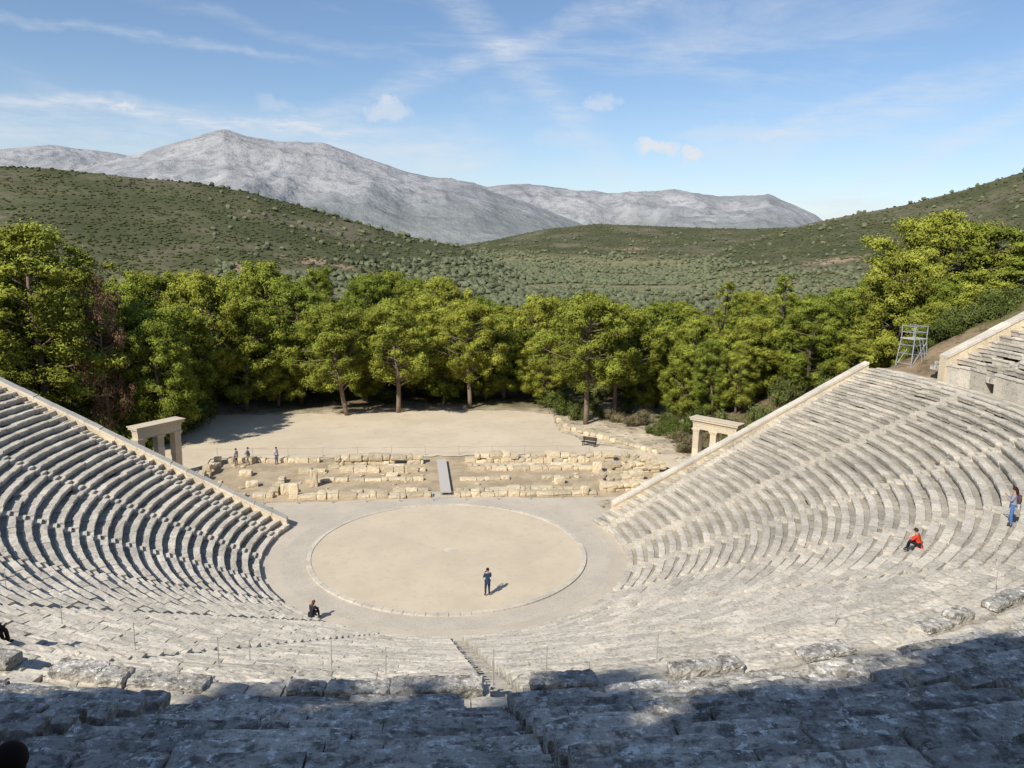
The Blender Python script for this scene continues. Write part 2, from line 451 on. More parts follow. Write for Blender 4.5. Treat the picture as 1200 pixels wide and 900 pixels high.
for k, s in enumerate(ST): stair("stairway", lower, s, 12.3, zl(0), NL, DL, HL, .74, M_seat, .15 if k == 6 else -.05, (.6, .85) if k == 6 else (.9, 1.08), .55 if k == 6 else .9)
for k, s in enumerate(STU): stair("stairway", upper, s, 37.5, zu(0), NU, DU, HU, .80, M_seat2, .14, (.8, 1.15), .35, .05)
mb = MB()
for k in range(4):
    zt = 11.72+k*.2; box(mb, (CS*37, -(36.45+k*.27), (11.3+zt)/2), (.78, .265, zt-11.3), random.uniform(.7, .9), jit=.02)
obj("walkway_steps", mb.mesh("walkway_steps", [M_seat2]), upper)
for q in range(2):
    r0 = 35.49+q*1.02
    row("walkway_paving", r0, 11.56, .95, .4, math.pi/2+math.asin(8.4/r0), [], .4, lower, [M_seat], near=(-.6, .9), bl=(.9, 1.8), zj=.02)
nb = 0
for w in range(3, 9):
    a = ST[w]+.5/34.9; b = ST[w+1]-.5/34.9; ph = a
    while ph < b-.5/34.9 and nb < 90:
        L = random.uniform(.6, 1.9)/34.9
        if b-(ph+L) < .7/34.9: L = b-ph
        if random.random() < (.9 if ph < .05 else .62):
            mb = MB(); pm_ = ph+L/2
            h = random.uniform(.04, .20); dd = random.uniform(.42, .6)
            q = P3(34.98+random.uniform(-.07, .07), pm_, 11.42+h/2)
            rough_block(mb, q, (L*34.9-.01, dd, h+.08), pm_+random.uniform(-.03, .03), random.uniform(.65, 1.05), 6, .035, .03)
            obj("backrest_block", mb.mesh("backrest_block", [M_seat2]), lower); nb += 1
        ph += L
def endwall(parent, side, rA, rB, yf, zf, zbot, hh=.32, wd=.75, mat=M_cope):
    wall = MB(); cope = MB()
    r = rA
    while r < rB-.05:
        L = min(random.uniform(1.0, 1.5), rB-r)
        for mbb, y0, y1, zo, zb, g in ((wall, .0, wd-.08, hh-.2, None, 0.), (cope, -.06, wd, hh, hh-.2, .012)):
            V = []
            dz = random.uniform(-.025, .025) if mbb is cope else 0
            for rr in (r+g, r+L-g):
                y_ = yf(rr)
                xx = math.sqrt(max(rr*rr-y_*y_, 0))*side
                for yo in (y0, y1):
                    for top in (0, 1):
                        z = zf(rr)+zo+dz if top else (zbot if zb is None else zf(rr)+zb+.003)
                        V.append((xx, y_+yo, z))
            mbb.add(V, BOXF, random.uniform(.85, 1.1))
        r += L
    obj("retaining_wall", wall.mesh("retaining_wall", [M_ruin]), parent)
    obj("coping", cope.mesh("coping", [mat]), parent)
for sd in (-1, 1):
    endwall(lower, sd, 12.5 if sd < 0 else 13.9, 35.6, yl, lambda r: .36+(r-12.3)/DL*HL, -.6, hh=.28, wd=.65)
    endwall(upper, sd, 37.45, 54.2, lambda r: 2.2, lambda r: 12.95+(r-37.5)/DU*HU, 9.5, .5, .8)

# ------------------------------------------------------------------ gates
def gate(a, b, label):
    a = Vector((*a, 0)); b = Vector((*b, 0)); L = (b-a).length; mid = (a+b)/2; rz = math.atan2(b.y-a.y, b.x-a.x)
    g = obj("stone_gateway", None, label=label, category="gateway", group="ancient stone gateways", loc=mid); g.rotation_euler = (0, 0, rz)
    for t in (-.44, -.02, .44):
        mb = MB()
        box(mb, (t*L, 0, .15), (.82, .9, .3)); 
        for k in range(4): box(mb, (t*L, 0, .3+.425+k*.85), (.62, .7, .846), random.uniform(.88, 1.1), jit=.008)
        obj("pillar", mb.mesh("pillar", [M_gate]), g)
        mb = MB(); box(mb, (t*L, 0, 3.77), (.74, .82, .12)); box(mb, (t*L, 0, 3.89), (.86, .92, .12)); obj("capital", mb.mesh("capital", [M_gate]), g)
    mb = MB()
    for k in (-.25, .25): box(mb, (k*(L+.2), 0, 4.24), ((L+.2)/2-.01, .78, .58), random.uniform(.9, 1.1))
    obj("lintel", mb.mesh("lintel", [M_gate]), g)
    mb = MB(); box(mb, (0, 0, 4.64), (L+.3, .88, .22)); box(mb, (0, 0, 4.86), (L+.6, 1.25, .2)); box(mb, (0, 0, 5.0), (L+.75, 1.4, .08)); 
    for k in range(int(L/.35)): box(mb, (-L/2+.2+k*.35, 0, 4.755), (.16, 1.1, .03))
    obj("cornice", mb.mesh("cornice", [M_gate]), g)
gate((-23.0, 19.4), (-25.4, 16.2), "restored beige limestone gateway with pillars beside the seating")
gate((24.8, 19.1), (27.6, 15.9), "restored beige limestone gateway with pillars beside the seating")

# ------------------------------------------------------------------ stage ruins
def ruin_wall(p0, p1, h, d=.7, courses=1, gap=.12, label="low foundation wall of worn beige limestone blocks"):
    a = Vector((*p0, 0)); b = Vector((*p1, 0)); L = (b-a).length; dr = (b-a).normalized(); rz = math.atan2(dr.y, dr.x)
    mb = MB()
    for cse in range(courses):
        t = 0
        while t < L-.2:
            bl = min(random.uniform(.4, 1.6), L-t)
            if random.random() > gap*(1+cse*1.5):
                hh = h/courses*random.uniform(.65, 1.2)
                q = a+dr*(t+bl/2)+Vector((-dr.y, dr.x, 0))*random.uniform(-.09, .09)
                rough_block(mb, (q.x, q.y, cse*h/courses+hh/2-.03), (bl+.01, d*random.uniform(.8, 1.15), hh+.03), rz+random.uniform(-.05, .05), random.uniform(.75, 1.1), 3, .05, .05)
            t += bl
    return obj("foundation_wall", mb.mesh("foundation_wall", [M_ruin]), label=label, category="ruined wall", group="stage building foundations")
ruin_wall((-11.5, 11.6), (-.6, 11.6), .48, .8, gap=.0)
ruin_wall((1.3, 11.6), (13.5, 11.6), .48, .8, gap=.0)
ruin_wall((-10, 12.8), (-.8, 12.8), .35, .7, gap=.06)
ruin_wall((1.5, 12.8), (13, 12.8), .38, .7, gap=.06)
ruin_wall((-13.5, 12.4), (-13.5, 16.5), .6, .7, 2)
ruin_wall((-18.5, 12.2), (-13.5, 12.2), .45, .8, 1)
ruin_wall((-20.3, 12), (-20.3, 22), .9, .7, 2)
ruin_wall((-9.5, 21.4), (-1.2, 21.6), .95, .9, 2, .03)
ruin_wall((2.8, 21.6), (17.5, 21.4), 1.0, .9, 2, .04)
ruin_wall((-12.5, 18.9), (-1.0, 18.9), .42, .8, gap=.06)
ruin_wall((1.8, 19), (15, 19), .42, .8, gap=.06)
ruin_wall((-11.5, 16.2), (-1.2, 16.2), .3, .6, gap=.18)
ruin_wall((2.0, 16.0), (13, 16.2), .3, .6, gap=.18)
ruin_wall((3.0, 20.2), (14, 20.2), .3, .6, gap=.25)
ruin_wall((-10.0, 20.1), (-2, 20.1), .3, .6, gap=.3)
ruin_wall((14, 12.2), (21, 12.8), .85, 1.0, 2, .04)
ruin_wall((14.5, 14.6), (21, 15.2), 1.0, 1.0, 3, .06)
ruin_wall((16, 17.4), (21.5, 17.8), 1.1, 1.0, 3, .08)
ruin_wall((18, 20.2), (21.5, 20.4), 1.2, .9, 3, .1)
ruin_wall((-19.5, 22.5), (-11, 22.3), .5, .7, 1, .2)
ruin_wall((-23.5, 12.5), (-27, 15), 1.3, .8, 2, .1)
for (x, y, w, h) in [(-11.8, 11.7, .75, 1.3), (-10.6, 14.8, .65, 1.5), (-12.6, 12.9, .9, .9), (12.4, 11.3, .6, .8), (10.8, 14.6, .9, .6), (-15.8, 15, 1., .5), (-4, 17.4, 1.1, .3), (-17, 18.3, 1.1, .5), (15., 17.9, .9, 1.0)]:
    mb = MB(); rough_block(mb, (0, 0, h/2-.02), (w, w*.75, h), 0, random.uniform(.85, 1.1), 4, .05, .03)
    o = obj("stone_block", mb.mesh("stone_block", [M_ruin]), label="squared beige limestone block standing among the ruins" if h > .8 else "low beige limestone block lying on excavated earth", category="stone block", group="loose ruin blocks", loc=(x, y, 0)); o.rotation_euler = (0, 0, random.uniform(-.3, .3))
meshes = []
for k in range(5):
    mb = MB(); rough_block(mb, (0, 0, .07), (random.uniform(.25, .6), random.uniform(.25, .4), random.uniform(.12, .22)), 0, random.uniform(.7, .95), 3, .06, .1); meshes.append(mb.mesh("fallen_stone", [M_ruin]))
for k in range(80):
    x = random.uniform(-20, 20); y = random.uniform(12, 22.8)
    if -.8 < x < 1.8: continue
    o = obj("fallen_stone", meshes[k % 5], label="small broken limestone piece on brown earth", category="stone", group="scattered ruin stones", loc=(x, y, 0)); o.rotation_euler = (0, 0, random.uniform(0, 6)); s = random.uniform(.5, 1.2); o.scale = (s, s, s)
W = [at_z(px, py, 0) for px, py in [(654,493),(664,502),(684,508),(708,514),(738,522),(772,532)]]
mb = MB()
for i in range(len(W)-1):
    a, b = W[i], W[i+1]; L = (b-a).length; n = max(1, int(L/.8))
    for k in range(n):
        q = a.lerp(b, (k+.5)/n); rough_block(mb, (q.x, q.y, .12), (L/n*random.uniform(.85, 1.08), .55, random.uniform(.3, .6)), math.atan2(b.y-a.y, b.x-a.x)+random.uniform(-.1, .1), random.uniform(.7, 1.0), 3, .07, .05)
obj("low_stone_wall", mb.mesh("low_stone_wall", [M_ruin]), label="low curved dry stone wall edging the sandy yard", category="wall")
mb = MB()
for k in range(25):
    box(mb, (.62-k*.004, 11.9+k*.4, .30), (.9, .393, .05), random.uniform(.95, 1.08))
wk = obj("access_ramp", None, label="straight grey boarded walkway crossing the stage ruins", category="walkway")
obj("deck", mb.mesh("deck", [M_plank]), wk)
for sx in (.22, .92):
    mb = MB(); box(mb, (sx, 16.7, .23), (.05, 9.8, .08))
    for k in range(6): box(mb, (sx, 12.0+k*1.88, .095), (.08, .08, .19))
    obj("beam", mb.mesh("beam", [M_metal]), wk)
def fence(pts, h, sp, label):
    f = obj("rope_fence", None, label=label, category="fence", group="rope barriers", loc=(pts[0][0], pts[0][1], 0)); o0 = Vector((pts[0][0], pts[0][1], 0))
    R_ = MB(); prev = None; pm = MB(); tube(pm, [(0, 0, 0), (0, 0, h)], [.025, .025], 6); box(pm, (0, 0, .03), (.25, .25, .06)); me = pm.mesh("post", [M_post])
    for i in range(len(pts)-1):
        a = Vector((*pts[i], 0)); b = Vector((*pts[i+1], 0)); n = max(1, int((b-a).length/sp))
        for k in range(n+(1 if i == len(pts)-2 else 0)):
            q = a.lerp(b, k/n)-o0; obj("post", me, f, loc=q)
            t = q+Vector((0, 0, h*.93))
            if prev is not None:
                tube(R_, [prev, (prev+t)/2-Vector((0, 0, .09)), t], [.014]*3, 5)
            prev = t
    obj("rope", R_.mesh("rope", [M_rope]), f)
fence([(-14, 10.4), (13, 10.6)], .85, 2.6, "thin rope barrier on short posts before the ruins")
fence([(-21, 24.4), (19, 24.4)], .9, 3.2, "thin rope barrier on short posts behind the ruins")

# ------------------------------------------------------------------ scaffold
sp = at_z(1067, 432, 11.5)
sc = obj("scaffold_tower", None, label="grey metal scaffold platform with guard rail beside upper seats", category="scaffold", loc=(sp.x, sp.y, 11.5)); sc.rotation_euler = (0, 0, R(20))
mb = MB()
for x in (-.75, .75):
    for y in (-.6, .6):
        tube(mb, [(x*1.35, y*1.2, 0), (x, y, 2.5), (x, y, 3.6)], [.04]*3, 6)
for z in (.5, 1.3, 2.0):
    k = 1.35-.35*z/2.5
    for y in (-.6, .6): tube(mb, [(-.75*k, y*(1.2-.08*z), z), (.75*k, y*(1.2-.08*z), z)], [.028]*2, 6)
    for x in (-.75, .75): tube(mb, [(x*k, -.6*(1.2-.08*z), z), (x*k, .6*(1.2-.08*z), z)], [.028]*2, 6)
for y in (-.7, .7):
    tube(mb, [(-.98, y, .2), (.78, y*.88, 2.3)], [.025]*2, 6); tube(mb, [(.98, y, .2), (-.78, y*.88, 2.3)], [.025]*2, 6)
obj("frame", mb.mesh("frame", [M_metal]), sc)
mb = MB(); 
for k in range(5): box(mb, (0, -.52+k*.26, 2.53), (1.7, .24, .05))
obj("platform", mb.mesh("platform", [M_plank]), sc)
mb = MB()
for z in (3.05, 3.55):
    for y in (-.6, .6): tube(mb, [(-.78, y, z), (.78, y, z)], [.03]*2, 6)
    for x in (-.75, .75): tube(mb, [(x, -.6, z), (x, .6, z)], [.03]*2, 6)
obj("guard_rail", mb.mesh("guard_rail", [M_metal]), sc)
mb = MB()
for x in (-.2, .2): tube(mb, [(x, -1.25, 0), (x, -.62, 2.6)], [.025]*2, 6)
for k in range(9): t = (k+.5)/9; tube(mb, [(-.2, -1.25+.63*t, 2.6*t), (.2, -1.25+.63*t, 2.6*t)], [.015]*2, 5)
obj("ladder", mb.mesh("ladder", [M_metal]), sc)

mb = MB(); tube(mb, [(0, 0, -.1), (0, 0, .95)], [.014, .014], 6); box(mb, (0, 0, .0), (.12, .12, .04)); rod = mb.mesh("barrier_post", [M_post])
for px, py, z in [(2,640,9.2),(70,700,9.2),(156,728,10),(255,752,10.5),(292,752,9.6),(388,764,10.3),(452,770,10),(578,790,11),(640,788,10.6),(770,765,10.4),(980,716,10.2),(1165,668,10),(1165,700,10.9)]:
    q = at_z(px, py, z); r = math.hypot(q.x, q.y)
    i = max(0, min(NL-1, int((r-12.3)/DL)))
    obj("barrier_post", rod, label="thin metal barrier rod standing on a stone seat", category="post", group="thin barrier rods", loc=(q.x, q.y, zl(i)-.06 if r < 35.4 else 11.56))

bp = at_z(690, 523, 0); bn = obj("bench", None, label="dark wooden bench on the sandy yard", category="bench", loc=(bp.x, bp.y, .01)); bn.rotation_euler = (0, 0, -.6)
mb = MB(); [box(mb, (0, -.2+k*.13, .45), (1.6, .11, .05)) for k in range(4)]; obj("seat", mb.mesh("seat", [M_wood]), bn)
mb = MB(); [box(mb, (0, .28, .6+k*.14), (1.6, .04, .11)) for k in range(3)]; obj("backrest", mb.mesh("backrest", [M_wood]), bn)
for x in (-.65, .65):
    mb = MB(); box(mb, (x, -.15, .21), (.07, .07, .42)); box(mb, (x, .25, .45), (.07, .07, .9)); obj("leg", mb.mesh("leg", [M_wood]), bn)

# ------------------------------------------------------------------ trees
t_ = (1+5**.5)/2
ICO = np.array([(-1,t_,0),(1,t_,0),(-1,-t_,0),(1,-t_,0),(0,-1,t_),(0,1,t_),(0,-1,-t_),(0,1,-t_),(t_,0,-1),(t_,0,1),(-t_,0,-1),(-t_,0,1)])/1.9
ICF = np.array([(0,11,5),(0,5,1),(0,1,7),(0,7,10),(0,10,11),(1,5,9),(5,11,4),(11,10,2),(10,7,6),(7,1,8),(3,9,4),(3,4,2),(3,2,6),(3,6,8),(3,8,9),(4,9,5),(2,4,11),(6,2,10),(8,6,7),(9,8,1)])
def leaf_quads(C, rad, n, size, flat, g, tones, core=.62, nz=.42, spread=0.):
    V = []; T = []; VC = []; FC = []; TC = []
    for ci, (cx, rr, tn) in enumerate(zip(C, rad, tones)):
        k = int(n*(rr**1.6))
        d = g.normal(size=(k, 3)); d /= np.linalg.norm(d, axis=1, keepdims=True)
        lump = 1+.25*np.sin(d[:, 0:1]*6+cx[0])*np.cos(d[:, 1:2]*7+cx[1])
        pos = np.array(cx)+d*rr*lump*(1-.5*g.uniform(0, 1, (k, 1))**1.8+.06+spread*g.uniform(0, 1, (k, 1))**4)*np.array([1, 1, flat])
        nm = d+g.normal(size=(k, 3))*nz+np.array([0, 0, .3]); nm /= np.linalg.norm(nm, axis=1, keepdims=True)
        t = np.cross(nm, g.normal(size=(k, 3))); t /= np.linalg.norm(t, axis=1, keepdims=True); b = np.cross(nm, t)
        s = g.uniform(size*.6, size*1.3, (k, 1))
        q = np.stack([pos-t*s-b*s*.3, pos+t*s*.2-b*s*.42, pos+t*s+b*s*.25, pos-t*s*.1+b*s*.42], 1)
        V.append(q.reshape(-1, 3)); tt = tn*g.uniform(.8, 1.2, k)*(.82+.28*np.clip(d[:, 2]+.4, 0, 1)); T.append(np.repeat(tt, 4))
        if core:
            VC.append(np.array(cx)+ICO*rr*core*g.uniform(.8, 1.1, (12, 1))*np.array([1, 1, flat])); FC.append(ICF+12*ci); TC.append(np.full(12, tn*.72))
    V = np.concatenate(V); T = np.concatenate(T); Fl = np.arange(len(V)).reshape(-1, 4).tolist()
    if core:
        b = len(V); V = np.concatenate([V]+VC); T = np.concatenate([T]+TC); Fl += (np.concatenate(FC)+b).tolist()
    return V, Fl, T
def leaf_mesh(name, V, Fl, T, mat):
    me = bpy.data.meshes.new(name); me.from_pydata(V.tolist(), [], Fl); me.materials.append(mat)
    at = me.attributes.new("tone", 'FLOAT', 'POINT'); at.data.foreach_set("value", T.astype(np.float32)); me.update(); return me
def pine_variant(seed, kind, mat=None):
    g = np.random.default_rng(seed); rd = random.Random(seed)
    H = 15.; W = 4.8
    lean = (rd.uniform(-1.2, 1.2), rd.uniform(-.8, .8))
    def tp(t): return Vector((lean[0]*t*t+.3*math.sin(t*5+seed), lean[1]*t*t, H*t))
    mb = MB(); tube(mb, [tp(t/8*.93) for t in range(9)], [.28*(1-t/9)+.04 for t in range(9)], 9)
    C = []; rad = []; tones = []
    if kind == 'umb': n = 68; h0, h1 = .33, .97
    elif kind == 'cone': n = 58; h0, h1 = .12, 1.0
    else: n = 82; h0, h1 = .12, .97
    if mat is not None: n = 60
    ang0 = rd.uniform(0, 6)
    for k in range(n):
        h = h0+(h1-h0)*((k+rd.random())/n)
        s = (h-h0)/(h1-h0)
        a = k*2.4+rd.uniform(-.5, .5)
        asym = 1+.2*math.sin(a*2+ang0+s*4)+.1*math.sin(a*3+ang0*2)
        if kind == 'cone': w = W*.8*(1-s)**.75*(.55+.45*min(1, s*6))+.35
        else: w = W*math.sqrt(max(.05, 1-abs(2*s-.9)**2.3))*asym
        rr = w*math.sqrt(rd.uniform(.2, 1))
        p = tp(h)+Vector((math.cos(a)*rr, math.sin(a)*rr, rd.uniform(-.5, .5)))
        p.z = min(p.z, H-.5-rd.uniform(0, .8))
        cr = rd.uniform(.6, 1.3)*(1 if kind != 'cone' else .85*(1-s*.5))
        C.append(tuple(p)); rad.append(cr); tones.append(rd.uniform(.7, 1.25))
        for _ in range(2):
            q = Vector(p)+Vector((rd.uniform(-1, 1), rd.uniform(-1, 1), rd.uniform(-.4, .8)))*cr*1.1
            C.append(tuple(q)); rad.append(cr*rd.uniform(.4, .65)); tones.append(tones[-1]*rd.uniform(.88, 1.15))
        if k % 2 == 0 or kind == 'umb':
            st = tp(max(.1, h-.10)); mid = st.lerp(p, .5)+Vector((0, 0, -.15)); tube(mb, [st, mid, p], [.09, .06, .025], 5)
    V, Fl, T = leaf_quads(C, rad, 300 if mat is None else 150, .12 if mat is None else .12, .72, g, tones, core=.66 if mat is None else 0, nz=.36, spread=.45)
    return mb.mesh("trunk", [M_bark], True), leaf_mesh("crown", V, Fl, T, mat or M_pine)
PV = [pine_variant(11, 'umb'), pine_variant(12, 'umb'), pine_variant(13, 'umb'), pine_variant(14, 'full'), pine_variant(15, 'full'), pine_variant(16, 'cone'), pine_variant(17, 'umb'), pine_variant(18, 'full', M_brown)]
def pine(x, y, h, w, v, lab=None, rz=None, dz=0., lean=0.):
    tm, cm = PV[v]
    z = gz(x, y)-.15+dz
    s = h/15.; sw = w/9.6
    e = obj("pine_tree", None, label=lab or "green pine with rounded clumped crown in the grove", category="tree", group="pine trees", loc=(x, y, z))
    e.scale = (sw, sw*random.uniform(.9, 1.1), s); e.rotation_euler = (0, lean+(random.uniform(-.09, .09) if lean == 0 else 0), random.uniform(0, 6.28) if rz is None else rz)
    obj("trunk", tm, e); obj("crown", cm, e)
TREES = [(28,84,258,13,3),(-35,88,285,12,4),(75,94,292,9,5),(143,96,330,9,4),(165,100,316,9,0),(192,92,354,8,3),(240,98,314,10,1),(285,98,346,9,3),(305,108,306,11,2),(350,101,328,10,1),(432,108,320,9,0),(465,94,350,9.5,2),(508,105,322,10,3),(550,97,350,9,0),(590,103,366,9,3),(625,106,345,9,4),(690,90,342,9.5,0),(728,94,356,9,2),(775,101,352,9,1),(812,96,372,8,4),(845,98,322,8,5),(882,97,372,8,4),(925,100,314,8.5,5),(958,95,348,8,4),(990,99,336,9,3),(1030,96,318,9,4),(1066,92,290,9,3),(1110,96,248,12,2),(1150,98,258,12,0),(1200,100,290,12,3),(1010,92,385,6,4),(655,112,378,7,4),(520,100,395,6,3),(325,99,385,6,3),(215,96,385,7,4),(60,88,345,9,4), (95,96,350,8,3), (870,92,398,5,3),(1080,100,330,8,3),(1135,90,330,7,4),(265,103,360,8,4),(380,104,360,8,3),(485,105,365,8,4),(760,98,380,7,4),(900,99,370,7,3),(1105,84,352,7,3),(1165,86,330,9,4),(160,86,358,8,4),(186,84,372,7,3),(570,102,385,6,4),(640,100,385,6,3),(800,94,400,5,4),(840,92,395,5,3),(430,101,385,6,4),(1100,78,382,5,4),(1140,80,365,6,3),(1175,82,345,7,4)]
for (px, D0, ty, w, v) in TREES:
    p = at_D(px, ty, D0); g_ = gz(p.x, p.y)
    pine(p.x, p.y, p.z-g_, w, v, "tall green pine at the edge of the sandy yard" if D0 > 84 and 200 < px < 800 else "tall green pine on the slope beside the seating")
p = at_D(408, 352, 93); pine(p.x, p.y, p.z-gz(p.x, p.y), 9.5, 6, "pine with bare leaning trunk at the yard edge", rz=0, lean=-.24)
p = at_D(117, 318, 82); pine(p.x, p.y, p.z-gz(p.x, p.y), 4.8, 7, "withered reddish brown pine among green pines")
for k in range(95):
    px = random.uniform(-40, 1160); D0 = random.uniform(110, 185)
    ty = random.uniform(314, 352) if px < 560 else (random.uniform(346, 375) if px < 860 else random.uniform(336, 370))
    ty += (px-600)*.008
    p = at_D(px, ty, D0); g_ = gz(p.x, p.y)
    if p.z-g_ < 5: continue
    pine(p.x, p.y, min(17, p.z-g_), random.uniform(7.5, 11.), random.choice([0, 1, 2, 3, 4, 6, 5]))
for k in range(22):
    x = -58+k*4.1+random.uniform(-1, 1); y = -59-(k % 2)*4.5+random.uniform(-.8, .8)
    z0 = gz(x, y); top = 37.6+random.uniform(-1.0, .8)+(3.2 if k % 2 else 0)
    pine(x, y, max(8, top-z0), 9.5, [3, 4][k % 2], "dense pine on the slope above the top seats")
def shrub_variant(seed, mat):
    g = np.random.default_rng(seed); rd = random.Random(seed)
    C = []; rad = []; tn = []
    for k in range(22):
        a = rd.uniform(0, 6.28); q = rd.random()**.5*.75; C.append((math.cos(a)*q, math.sin(a)*q, rd.uniform(.2, .85)*(1.15-q*.6))); rad.append(rd.uniform(.18, .38)); tn.append(rd.uniform(.65, 1.3))
    V, Fl, T = leaf_quads(C, rad, 1300, .045, .85, g, tn, core=.55, spread=.5)
    mb = MB()
    for k in range(6):
        c_ = C[k]; tube(mb, [(0, 0, -.05), (c_[0]*.5, c_[1]*.5, c_[2]*.5), c_], [.035, .025, .01], 5)
    return mb.mesh("stem", [M_bark]), leaf_mesh("foliage", V, Fl, T, mat)
SV = [shrub_variant(k, M_bush) for k in (1, 2, 3)]+[shrub_variant(4, M_dry)]
def shrub(x, y, h, w, lab="dense dark green shrub on dry earth", dry=False):
    v = SV[3] if dry else random.choice(SV[:3]); e = obj("shrub", None, label="sparse dry brownish shrub on bare earth" if dry else lab, category="shrub", group="shrubs around the theatre", loc=(x, y, gz(x, y)-.05)); e.scale = (w/2, w/2*random.uniform(.8, 1.2), h); e.rotation_euler = (0, 0, random.uniform(0, 6))
    obj("stem", v[0], e); obj("foliage", v[1], e)
for (px, D0, h, w) in [(664,95,2.8,4),(678,92,2.2,3.4),(645,99,2.2,4),(795,86,2.2,3),(822,88,2.8,4),(850,86,2.6,4),(872,80,3.0,4),(900,84,3.2,4.5),(940,82,2.8,4),(972,79,2.6,4),(1000,82,3,4),(1040,86,3,4),(1090,80,2.2,4),(1120,82,2.5,4),(1150,84,2.4,5),(1190,88,3,5),(1085,75,1.8,3.5),(1105,75,2.2,4),(1128,76,2.4,4),(1150,77,2.6,4.5),(1172,79,2.8,5),(1195,81,3,5),(1080,79,2.5,4),(215,90,3.5,6),(190,86,4,6),(160,84,4,7),(130,84,4.,7),(100,84,4.,7),(60,84,4,7),(25,82,3.5,6),(225,96,4,6),(250,106,5,7),(280,110,5,7),(320,112,5,7),(360,110,5,7),(400,112,5,8),(440,112,4.5,7),(480,112,5,7),(520,112,5,8),(560,112,5,7),(600,112,5,8),(700,106,4.5,7),(740,106,4.5,7),(780,108,5,7),(830,106,5,7),(870,104,5,7),(910,106,5,8),(950,104,5,7),(1000,102,5,8),(1050,98,5,8),(1090,104,5,8),(1140,106,5,8),(1190,106,5,8),(455,100,1.6,2.6),(540,105,2.2,3.6),(395,102,1.8,3.),(920,92,3,5),(980,92,3,5)]:
    p = at_D(px, 450, D0); shrub(p.x, p.y, h, w)
for (px, D0, h, w) in [(705,94,1.3,2.4),(722,92,1.6,3),(740,90,1.2,2.2),(757,91,1.8,3),(771,87,1.4,2.5),(786,90,2,3),(800,83,1.5,2.6),(812,80,1.6,3),(832,81,2,3),(735,97,2,3.5),(858,78,1.8,3),(885,77,2,3),(915,78,2,3),(955,76,2,3.4),(1020,80,2,3),(690,98,1.8,3)]:
    p = at_D(px, 450, D0); shrub(p.x, p.y, h, w, dry=(int(px) % 3 != 0))
# ------------------------------------------------------------------ olives
def olive_variant(seed):
    g = np.random.default_rng(seed); rd = random.Random(seed); C = []; rad = []; tn = []
    for k in range(12):
        a = rd.uniform(0, 6.28); q = rd.random()**.5*1.7; C.append((math.cos(a)*q, math.sin(a)*q, rd.uniform(1.6, 3.9)-q*.3)); rad.append(rd.uniform(.6, 1.0)); tn.append(rd.uniform(.8, 1.2))
    V, Fl, T = leaf_quads(C, rad, 90, .2, .8, g, tn, core=.65)
    mb = MB(); tube(mb, [(0, 0, -.3), (.1, 0, 1), (.2, .1, 2.2)], [.25, .2, .1], 6)
    nb = len(mb.v)
    me = bpy.data.meshes.new("olive_tree"); me.from_pydata([tuple(p) for p in mb.v]+V.tolist(), [], mb.f+[tuple(i+nb for i in f) for f in Fl])
    me.materials.append(M_bark); me.materials.append(M_olive)
    me.polygons.foreach_set("material_index", np.array([0]*len(mb.f)+[1]*len(Fl), dtype=np.int32))
    at = me.attributes.new("tone", 'FLOAT', 'POINT'); at.data.foreach_set("value", np.concatenate([np.ones(nb), T]).astype(np.float32)); me.update(); return me
OV = [olive_variant(k) for k in (5, 6, 7)]
pts = []
for k in range(290):
    px = random.uniform(380, 1130); D0 = random.uniform(330, 560)
    d = at_D(px, 300, D0); pts.append((d.x+random.uniform(-2, 2), d.y))
pts = np.array(pts); pzv = terr(pts[:, 0], pts[:, 1])
for k in range(len(pts)):
    o = obj("olive_tree", OV[k % 3], label="small grey green olive tree in the valley grove", category="tree", group="olive trees in the valley", loc=(pts[k, 0], pts[k, 1], pzv[k]-.1)); s = random.uniform(.85, 1.5); o.scale = (s, s, s*random.uniform(.9, 1.1)); o.rotation_euler = (0, 0, random.uniform(0, 6))
def scatter(name, n, pxr, Dr, size, mat, label, tone=(.6, 1.3), hf=.75, filt=None, seed=1):
    g = np.random.default_rng(seed)
    dl = ray(pxr[0], 300); dh = ray(pxr[1], 300)
    a = g.uniform(math.atan2(dl.x, dl.y), math.atan2(dh.x, dh.y), n); D = Dr[0]*(Dr[1]/Dr[0])**g.uniform(0, 1, n)
    x = CAM.x+D*np.sin(a); y = CAM.y+D*np.cos(a)
    z = terr(x, y)
    if filt is not None:
        k = filt(x, y, z, D, g); x, y, z, D = x[k], y[k], z[k], D[k]
    n = len(x); s = g.uniform(size[0], size[1], n)*(1+np.clip((D-600)/1500, 0, .6))
    P = ICO[None]*g.uniform(.65, 1.3, (n, 12, 1))*s[:, None, None]*.5*np.array([1, 1, hf])
    P = P+np.stack([x, y, z+s*.3*hf], -1)[:, None, :]
    Fq = (ICF[None]+np.arange(n)[:, None, None]*12).reshape(-1, 3)
    me = leaf_mesh(name, P.reshape(-1, 3), Fq.tolist(), np.repeat(g.uniform(tone[0], tone[1], n), 12), mat)
    obj(name, me, kind="stuff", label=label, category="vegetation")
M_olf = leaf_mat("far_olive_leaves", (.155, .168, .095), (.155, .168, .095))
scatter("olive_grove", 15000, (250, 1250), (430, 1900), (3.0, 5.6), M_olf, "distant grey green olive groves filling the valley", tone=(.78, 1.12), filt=lambda x, y, z, D, g: ((z < 6) | (g.random(len(x)) < .12)) & (fbm(x/45, y/45, 3, 12) < .63), hf=.85)
scatter("hillside_scrub", 75000, (-120, 1300), (330, 2050), (.8, 2.8), M_far, "dense dark green scrub covering the low hills", tone=(.85, 1.15), filt=lambda x, y, z, D, g: (z > -6) & (fbm(x/60, y/60, 5, 77) < .5+.3*g.random(len(x))) & (fbm(x/14, y/14, 3, 7) < .42+.4*g.random(len(x))), seed=4, hf=.5)

